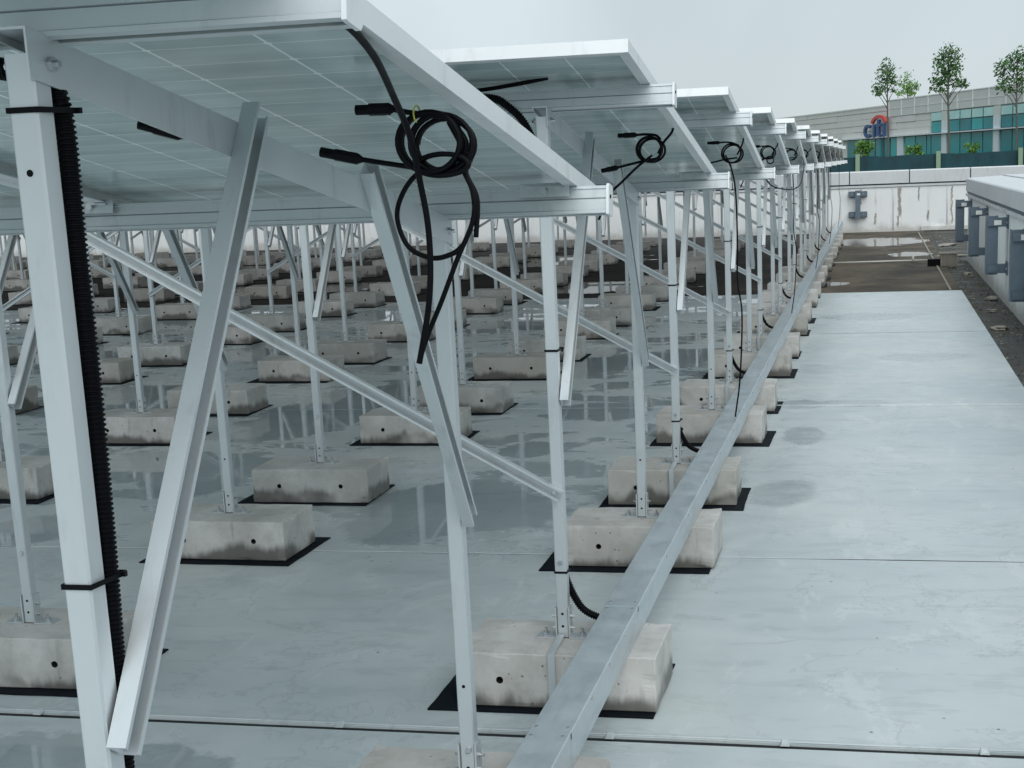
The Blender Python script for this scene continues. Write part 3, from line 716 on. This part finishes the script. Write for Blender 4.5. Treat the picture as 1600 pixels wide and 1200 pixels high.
# ------------------------------------------------------------------ module cables, coiled and hanging at each rack's end
def ring_pts(c, rx, rz_, turns, ph=0, ycreep=.004, n=28):
    return [(c[0]+rx*math.cos(ph+2*math.pi*i/n), c[1]+ycreep*i/n, c[2]+rz_*math.sin(ph+2*math.pi*i/n)) for i in range(int(n*turns)+1)]
def connector(name, a, b, r, parent):
    a, b = Vector(a), Vector(b); d = b-a
    m = MB().tube([a, a+d*.06, a+d*.08, a+d*.34, a+d*.36], r*.92, 10).tube([a+d*.34, a+d*.36, a+d*.86, a+d*.88], r*1.12, 6).tube([a+d*.88, a+d], lambda i: r*(1.0, .55)[i], 10)
    return obj(name, m.mesh(name, BLACK), parent)
cb = empty('module_cable', (.26, .66, 1.45)); o_ = Vector((-.26, -.66, -1.45))
tag(cb, 'big black cable coil with two plugs hanging under the nearest panel', 'cable', 'coiled module cables')
def cpart(name, pts, r, n=10, seg=8, mat=BLACK):
    return obj(name, MB().tube(spline(pts, n) if n else pts, r, seg).mesh(name, mat, True), cb, o_)
CR = .0042
cpart('cable', [(.22, .185, 1.800), (.286, .215, 1.793), (.298, .25, 1.786), (.291, .36, 1.757), (.267, .5, 1.713), (.255, .6, 1.661), (.254, .64, 1.594), (.26, .65, 1.525), (.26, .65, 1.456), (.253, .65, 1.395), (.239, .65, 1.334), (.232, .65, 1.306)], .0052)
cpart('coil', ring_pts((.262, .668, 1.6505), .050, .046, 3.3, 2.3, .0075), CR, 0)
cpart('coil', ring_pts((.280, .676, 1.6475), .050, .045, 1.6, 1.7, .008), CR, 0)
cpart('coil', ring_pts((.285, .684, 1.6450), .047, .040, 1.4, .6, .006), CR, 0)
cpart('coil', ring_pts((.281, .672, 1.615), .042, .0165, 2.0, 2.8, .006), CR, 0)
cpart('cable', [(.302, .69, 1.675), (.318, .69, 1.646), (.302, .69, 1.612), (.270, .69, 1.608), (.238, .69, 1.604), (.21, .69, 1.575), (.197, .69, 1.535), (.213, .69, 1.489), (.251, .69, 1.47), (.286, .69, 1.476), (.305, .692, 1.49)], CR)
cpart('cable', [(.29, .694, 1.681), (.311, .694, 1.636), (.309, .694, 1.609), (.323, .694, 1.571), (.321, .694, 1.527), (.293, .69, 1.467), (.263, .69, 1.401), (.238, .69, 1.35), (.222, .68, 1.305)], CR)
cpart('cable', [(.30, .700, 1.675), (.322, .700, 1.63), (.312, .700, 1.602), (.328, .700, 1.56), (.323, .700, 1.50)], CR)
cpart('cable', [(.206, .675, 1.703), (.225, .676, 1.6985), (.250, .676, 1.694), (.285, .676, 1.688)], CR)
cpart('cable', [(.142, .688, 1.629), (.19, .688, 1.62), (.236, .684, 1.612), (.27, .68, 1.605)], CR)
c1 = connector('plug', (.146+.26-.26, .674, 1.7045), (.209, .675, 1.7035), .0088, cb); c1.location = o_
c2 = connector('plug', (.077, .688, 1.643), (.146, .688, 1.628), .0088, cb); c2.location = o_
for (x, z) in ((.2445, 1.694), (.243, 1.606)):
    mm = MB().tube([(x+.0005*math.cos(a), .677+.016*math.cos(a), z+.013*math.sin(a)) for a in [i*math.pi/6 for i in range(13)]], .0012, 6)
    obj('tie', mm.mesh('tie', YELLOW), cb, o_)
connector('plug', (-.135, .5, 1.692), (-.07, .515, 1.672), .0085, cb).location = o_
for k in range(1, NR):
    r = random.Random(50+k); Y = k*P+.66
    cb = empty('module_cable', (.21, Y, 1.55)); tag(cb, f'black cable coil with plugs hanging under the end panel of the {ORD[k]} rack', 'cable', 'coiled module cables')
    o_ = Vector((-.21, 0, -1.55))
    j = lambda s=.006: r.uniform(-s, s)
    cx, cz, ra_ = .214+j(.012), 1.655+j(.008), .046+j(.006)
    cpart('coil', ring_pts((cx, -.004, cz), ra_, ra_*.96, 2.7, r.uniform(0, 6), .009), .0042, 0)
    cpart('coil', ring_pts((cx+.010, .004, cz-.004), ra_*1.02, ra_*.9, 1.5, r.uniform(0, 6), .007), .0042, 0)
    if k % 3 == 0: cpart('coil', ring_pts((cx+.02, 0, cz-.052), ra_*.5, ra_*.55, 1.4, 1.0, .007), .0042, 0)
    cpart('cable', [(.168, .0, 1.703), (.195, .002, 1.704), (.23, .004, 1.70), (cx+.04, .004, 1.685)], .0042)
    connector('plug', (.105, 0, 1.7035+j(.002)), (.170, .0, 1.703), .0082, cb).location = o_
    cpart('cable', [(.100, .0, 1.600), (.15, .0, 1.610), (.191, 0, 1.618), (cx+.03, .004, 1.625)], .0042)
    connector('plug', (.040+j(), 0, 1.592+j()), (.104, .0, 1.600), .0082, cb).location = o_
    cpart('cable', [(.243, -.30, 1.822), (.275, -.12, 1.79), (.289, -.02, 1.752), (.288, .0, 1.712), (cx+.05, .002, 1.676), (cx+.03, .0, 1.64)], .0042)
    if k % 2: cpart('cable', [(cx+.01, 0, 1.635), (.17, -.01, 1.60), (.12, -.02, 1.555), (.070, -.02, 1.508), (.03, 0, 1.43)], .0042)
    else: cpart('cable', [(cx-.03, 0, 1.64), (.224, -.004, 1.576), (.245, -.004, 1.453), (.25, -.004, 1.194), (.247, -.004, .997), (.267, -.004, .831), (.25, .02, .50), (.22, .03, .285)], .0042)
    # run along the back of the upper purlin
    if k == 1: cpart('cable', [(-.95, -.60, 1.842), (-.70, -.59, 1.836), (-.45, -.585, 1.826), (-.2, -.62, 1.838), (-.08, -.64, 1.848), (.02, -.66, 1.86)], .006)
sg = obj('drooping_cable', MB().tube(spline([(.10, 9.0, 1.56), (.136, 9.111, 1.53), (.203, 9.15, 1.428), (.327, 9.4, 1.39), (.36, 10.2, 1.42), (.34, 11.2, 1.56), (.3, 11.6, 1.63)], 12), .0045, 8).mesh('drooping_cable', BLACK, True))
tag(sg, 'thin black cable drooping between the fourth and fifth racks at their ends', 'cable')

# ------------------------------------------------------------------ small things on the roof
pp = empty('floor_pipe', (0, 21.1, .03)); tag(pp, 'thin white pipe lying across the brown roof membrane', 'pipe')
obj('pipe', MB().tube([(.30, 0, 0), (1.0, .05, 0), (1.72, .1, 0)], .012, 8).mesh('pipe', PVC, True), pp)
obj('riser', MB().tube([(1.5, .08, -.03), (1.5, .08, .09)], .018, 8).mesh('riser', PVC, True), pp)
dr = empty('drain_box', (1.99, 20.4, 0)); tag(dr, 'pale ribbed drain box by the gutter beside the white pipe', 'drain box')
obj('body', MB().box(-.12, .12, -.1, .1, -.02, .17).mesh('body', RUBBLE), dr)
for i in range(6): obj('rib', MB().box(-.115+i*.043, -.098+i*.043, -.115, -.1005, 0, .165).mesh('rib', RUBBLE), dr)
obj('lid', MB().box(-.13, .13, -.12, .11, .1705, .19).mesh('lid', RUBBLE), dr)
obj('outlet', MB().box(-.30, -.1205, -.06, .06, 0, .10).mesh('outlet', BLACK), dr)
def stone(loc, s, name, label, cat, seed, mat=RUBBLE):
    bm = bmesh.new(); bmesh.ops.create_icosphere(bm, subdivisions=2, radius=1)
    for v in bm.verts:
        d = 1+.7*noise.noise(v.co*1.9+Vector((seed*3.1, 0, 0))); v.co = Vector((v.co.x*s[0]*d*.75, v.co.y*s[1]*d*.75, min(.45, max(-.3, v.co.z))*s[2]*(1+.5*noise.noise(v.co*3))))
    me = bpy.data.meshes.new(name); bm.to_mesh(me); bm.free(); me.materials.append(mat)
    o = obj(name, me, None, loc, (0, 0, seed)); tag(o, label, cat, 'loose debris along the gutter'); return o
DEB = [((2.12, 13.9, -.005), (.07, .07, .03), 'pale broken slab piece lying in the gutter below the nearest bracket'), ((2.07, 12.35, -.005), (.13, .1, .03), 'flat pale debris in the gutter nearest the camera'),
       ((2.22, 15.2, -.005), (.09, .12, .05), 'small rubble lump in the gutter against the right wall'), ((2.16, 18.6, -.005), (.07, .1, .07), 'brown debris lump in the gutter near the second nearest bracket'),
       ((2.10, 22.6, -.005), (.16, .35, .03), 'long pale debris heap at the far end of the gutter'), ((2.2, 25.6, -.005), (.18, .5, .03), 'mud heap in the far roof corner')]
for i, (l_, s_2, lb) in enumerate(DEB): stone(l_, s_2, 'debris', lb, 'debris', i+1)
# leaf litter and grit in the gutter and along the dark strip
m = MB(); r = random.Random(4)
for i in range(1300):
    y = r.uniform(4, 30.5); x = r.choice((r.uniform(1.97, 2.31), r.gauss(2.24, .05), r.gauss(2.02, .04))); x = min(max(x, 1.965), 2.31); a = r.uniform(0, 6.28); w = r.uniform(.004, .014); h = w*r.uniform(.3, .8); z = -.018
    if r.random() < .25: w *= 1.8
    ca, sa = math.cos(a), math.sin(a)
    m.add([(x+ca*w-sa*h*u, y+sa*w+ca*h*u, z+r.uniform(0, .012)) for u in (-1, 1)]+[(x-ca*w-sa*h*u, y-sa*w+ca*h*u, z+r.uniform(0, .012)) for u in (1, -1)], [(0, 1, 2, 3)], r.choice((0, 0, 1)))
lt = obj('leaf_litter', m.mesh('leaf_litter', [plain('dead_leaf', (.09, .065, .035), .9, var=.4, scale=30), RUBBLE])); tag(lt, 'dead leaves and grit lying along the gutter', 'litter', kind='stuff')

# ------------------------------------------------------------------ far building (facade frame: x along the front, y into it)
bd = empty('office_building', (-20.36, 291.62, 0), math.atan2(-.91623, .40064)); tag(bd, 'grey stone office building with teal glass windows behind the trees', 'building')
def bpart(name, mat, *boxes, parent=None):
    m = MB()
    for b_ in boxes: m.box(*b_)
    return obj(name, m.mesh(name, mat), parent or bd)
ZG, ZC, ZW, ZS = -4, 4.6, 7.8, 6.42
bpart('wall', STONE, (-40, 56.4, .5, 30, ZG, 9.2), (56.41, 140, .5, 30, ZG, 9.0))
# stone panels of the left part, each a slab; and the paler screen of the right part
r = random.Random(9)
zz = [4.75, 5.75, 6.75, 7.75, 8.75, 9.55]
for row in range(5):
    xx = -38 + 3.5*(row % 2)
    top = zz[row+1]
    while xx < 72:
        w = r.choice((7, 10.5, 10.5)); xe = min(xx+w, 72)
        bpart('stone_panel', STONE, (xx+.06, xe-.06, .32+r.uniform(0, .14), .5, zz[row]+.05, top-.04)) if xx+w < 58 or row < 3 else None
        xx += w
bpart('roof_edge', RIB, (-40, 56.3, .2, .8, 9.56, 9.7))
xx = 57.5
while xx < 118:
    z0 = 7.9 if xx > 72 else 7.8
    for za, zb in ((z0, 9.0), (9.06, 10.25)): bpart('screen_panel', MESHP, (xx+.08, xx+4.6, .28, .5, za, zb))
    bpart('screen_rib', RIB, (xx-.12, xx+.07, .15, .5, z0, 10.3)); xx += 4.7
bpart('screen_rail', RIB, (57.5, 118, .2, .5, 10.26, 10.4), (57.5, 118, .22, .279, 9.005, 9.055))
bpart('cornice', WHITEC, (38, 130, -.5, .45, ZC, ZC+.16))
cols_ = [(61.2, 63.4), (76.6, 78.2), (92.2, 93.8), (107.6, 109.2), (45.8, 47.2), (30, 32)]
for a_, b_ in cols_:
    bpart('column', WHITEC, (a_, b_, -.05, .5, ZG, ZC-.01))
    if a_ > 75: bpart('column', WHITEC, (a_, b_, -.05, .5, ZC+.17, 6.45)); bpart('column', MESHP, (a_, b_, .0, .5, 6.46, ZW))
def window(x0, x1, z0, z1, mat, y=.16):
    w = bpart('window', MULL, (x0, x1, y+.05, y+.3, z0, z1)); bpart('pane', mat, (x0+.12, x1-.12, y, y+.045, z0+.08, z1-.08), parent=w)
low = [40.5, 46.8, 49.5, 52.1, 55.9, 58.3, 61.2], [63.4, 67.5, 71.3, 72.8, 76.6], [78.2, 82.1, 85.5, 88.9, 92.2], [93.8, 97.1, 100.2, 103.9, 107.6], [109.2, 113, 117, 121]
for seg in low:
    for a_, b_ in zip(seg, seg[1:]): window(a_+.03, b_-.03, ZG+.4, ZC-.04, TEAL)
upw = [72.7, 76.6], [78.2, 82.0, 85.5, 88.9, 92.2], [93.8, 97.1, 100.3, 103.9, 107.6], [109.2, 113, 117, 121]
for seg in upw:
    for a_, b_ in zip(seg, seg[1:]):
        window(a_+.03, b_-.03, ZC+.2, ZS, TEAL); window(a_+.03, b_-.03, ZS+.03, ZW-.03, PALEG)
# ------------------------------------------------------------------ the citi sign on poles in front of the facade
sg = empty('logo_sign', (bd.location.x, bd.location.y, 0), bd.rotation_euler.z); tag(sg, 'citi logo sign, dark blue letters under a red arc, on poles', 'sign')
def arc(cx, cz, r0, r1, a0, a1, n=24):
    m = MB(); v = []; f = []
    for i in range(n+1):
        a = math.radians(a0+(a1-a0)*i/n)
        for rr in (r0, r1):
            for y in (-.62, -.22): v.append((cx+SX*rr*math.cos(a), y, cz+rr*math.sin(a)))
    for i in range(n):
        b = i*4
        f += [(b, b+2, b+6, b+4), (b+1, b+5, b+7, b+3), (b, b+4, b+5, b+1), (b+2, b+3, b+7, b+6)]
    f += [(0, 1, 3, 2), (n*4, n*4+2, n*4+3, n*4+1)]
    return m.add(v, f)
SX = 1.55      # the facade is seen at a slant: the sign is wider than it looks
obj('letter_c', arc(50.9, 5.78, .62, 1.06, 48, 312).mesh('letter_c', SBLUE), sg)
obj('letter_i', MB().box(53.05, 53.75, -.62, -.22, 4.74, 6.82).mesh('letter_i', SBLUE), sg)
m = MB().box(54.75, 55.45, -.62, -.22, 4.9, 7.5).box(54.2, 54.749, -.615, -.225, 6.4, 6.8).box(55.451, 56.3, -.615, -.225, 6.4, 6.8).box(55.451, 56.2, -.615, -.225, 4.74, 5.12)
obj('letter_t', m.mesh('letter_t', SBLUE), sg)
obj('letter_i', MB().box(56.85, 57.55, -.62, -.22, 4.74, 6.82).mesh('letter_i', SBLUE), sg)
SX = 1.75
obj('red_arc', arc(55.2, 6.25, 1.48, 1.95, 25, 155).mesh('red_arc', SRED), sg)
for x in (53.6, 56.6): obj('pole', MB().box(x-.12, x+.12, -.5, -.3, -4, 4.735).mesh('pole', MULL), sg)

# ------------------------------------------------------------------ fence with green netting
fe = empty('netting_fence', (7, 170, -4)); tag(fe, 'dark green netting fence with pale posts beyond the far parapet', 'fence')
n = 120; v = []; f = []
for i in range(n+1):
    x = -32+i*64/n; w = .3*noise.noise((x*.9, 0, 1)); h = 5.72+.10*noise.noise((x*.5, 3, 0))-.08*abs(math.sin((x+8.15)*math.pi/9))
    v += [(x, w, 0), (x, w+.03*math.sin(x*3), h*.5), (x, w*.6, h)]
    if i: b = (i-1)*3; f += [(b, b+3, b+4, b+1), (b+1, b+4, b+5, b+2)]
obj('netting', MB().add(v, f).mesh('netting', NET), fe)
for x in (-17.2, -8.15, .82, 9.75, 18.7): obj('post', MB().box(x-.24, x+.24, -.55, -.34, 0, 6.0).mesh('post', POSTG), fe)

# ------------------------------------------------------------------ trees and bushes
def tree(name, loc, h, trunk_r, clumps, leafmat, label, cat, group, leaf=.3, per=85, seed=1, lean=0.):
    r = random.Random(seed); t = empty(name, loc); tag(t, label, cat, group)
    m = MB().tube(spline([(0, 0, 0), (lean*.3+.15, .1, h*.35), (lean*.7, 0, h*.7), (lean, 0, h*.96)], 6), lambda i: trunk_r*.72*(1-.75*i/18)+.02, 8)
    for (x, y, z, rx, rz_) in clumps:
        zb = max(h*.35, z-abs(x-lean)*.9-.8); bx = lean*zb/h
        m.tube(spline([(bx, 0, zb), ((bx+x)/2, y*.5, (zb+z)/2+.1), (x, y, z)], 4), lambda i: trunk_r*.26*(1-.7*i/8)+.012, 5)
    obj('trunk', m.mesh('trunk', BARK, True), t)
    m = MB()
    for (x, y, z, rx, rz_) in clumps:
        for i in range(int(per*1.35*rx*rx)+28):
            while True:
                a, b, c = r.uniform(-1, 1), r.uniform(-1, 1), r.uniform(-1, 1)
                if a*a+b*b+c*c < 1: break
            k = (a*a+b*b+c*c)**.25
            if r.random() < .12: k *= 1.35
            px, py, pz = x+a*k*rx*1.28, y+b*k*rx*1.2, z+c*rz_*k*1.25
            s = leaf*r.uniform(.5, 1.15); n_ = Vector((r.gauss(0, 1), r.gauss(0, 1), r.gauss(.5, 1))).normalized(); u = n_.orthogonal().normalized(); w = n_.cross(u)
            c0 = Vector((px, py, pz))
            m.add([c0-u*s, c0+w*s*.5, c0+u*s, c0-w*s*.5], [(0, 1, 2, 3)])
    obj('crown', m.mesh('crown', leafmat), t)
    return t
G = 'tall slim trees in front of the far building'
Z = 4.0
tree('tree', (2.3, 190, -4), 17.4, .20, [(-.25, 0, 16.8, .8, .9), (.35, .3, 16.0, .85, .8), (-.6, -.2, 15.7, .8, .8), (.0, .2, 14.9, .9, .8), (.7, 0, 14.9, .55, .6), (-1.3, .2, 14.2, .7, .6), (-.5, 0, 14.0, .6, .5), (.8, .3, 13.7, .4, .4), (-1.2, 0, 13.4, .4, .3)], LEAF_D,
     'slim tree with open crown rising above the citi sign', 'tree', G, .22, 90, 3)
kk = 1.366
tree('tree', (6.07, 260, 9.15), 5.3, .14, [(a_*kk, b_*kk, 5.55+(c_2-15.1)*kk, d_*kk, e_*kk) for a_, b_, c_2, d_, e_ in ((.0, 0, 15.0, .7, .8), (-.6, .2, 14.3, .6, .6), (.7, 0, 14.2, .7, .5), (.1, .2, 13.7, .8, .5), (1.2, 0, 13.9, .4, .4), (-.9, 0, 13.3, .5, .35), (.5, 0, 13.1, .6, .3))], LEAF_L,
     'shorter bright green tree on the roof beside the slim tree above the sign', 'tree', G, .26, 60, 5)
tree('tree', (9.75, 190, -4), 18.6, .24, [(.15, 0, 18.3, .9, .8), (-.5, .3, 17.6, .9, .8), (.8, .2, 17.4, .8, .8), (-1.1, 0, 16.9, .8, .7), (.1, -.2, 16.6, 1.0, .8), (.9, .1, 16.2, .8, .7), (-.8, .2, 15.7, .9, .7), (.4, 0, 15.3, .9, .7), (-1.4, 0, 14.6, .7, .6), (-.5, .2, 14.5, .9, .6), (1.5, 0, 14.4, .8, .5), (2.0, 0, 14.0, .5, .4), (-1.5, .1, 13.7, .6, .4), (.9, 0, 14.0, .5, .4), (-.6, 0, 13.5, .6, .3)], LEAF_D,
     'tallest tree with dense layered crown, in the middle of the three tall ones', 'tree', G, .24, 85, 7)
tree('tree', (18.0, 190, -4), 17.4, .22, [(.6, 0, 17.4, 1.0, .8), (-.6, .2, 16.7, 1.0, .8), (.8, 0, 16.2, 1.1, .8), (-1.7, .1, 16.1, .8, .6), (-.5, 0, 15.5, 1.0, .7), (1.2, 0, 15.0, 1.0, .7), (-2.0, 0, 15.2, .6, .5), (-1.3, .2, 14.4, .8, .6), (.3, 0, 14.3, .9, .6), (-1.9, 0, 13.5, .6, .5), (-.9, 0, 13.2, .7, .5), (1.0, 0, 13.2, .8, .5), (2.2, 0, 16, .9, .8)], LEAF_D,
     'tree cut by the right edge of the picture, dark spreading crown', 'tree', G, .24, 80, 11)
G2 = 'small bushy trees behind the netting fence'
for i, (x, y, ztop, w, lb) in enumerate(((-.7, 180, 3.55, 1.35, 'wide bush left of the citi sign poles'), (5.5, 180, 2.85, 1.05, 'round bush between the sign and the white columns'), (12.1, 180, 2.85, .8, 'small bush in front of the right hand windows'))):
    r = random.Random(i); hh = ztop+4
    tree('bush', (x, y, -4), hh-.4, .1, [(r.uniform(-w*.8, w*.8), r.uniform(-.3, .3), hh-.3-abs(q_)*.4, w*.42, .38) for q_ in (-.3, 0, .4, .8, 1.2, 1.6, 2.2, 2.8)], LEAF_L, lb, 'bush', G2, .2, 150, 20+i)
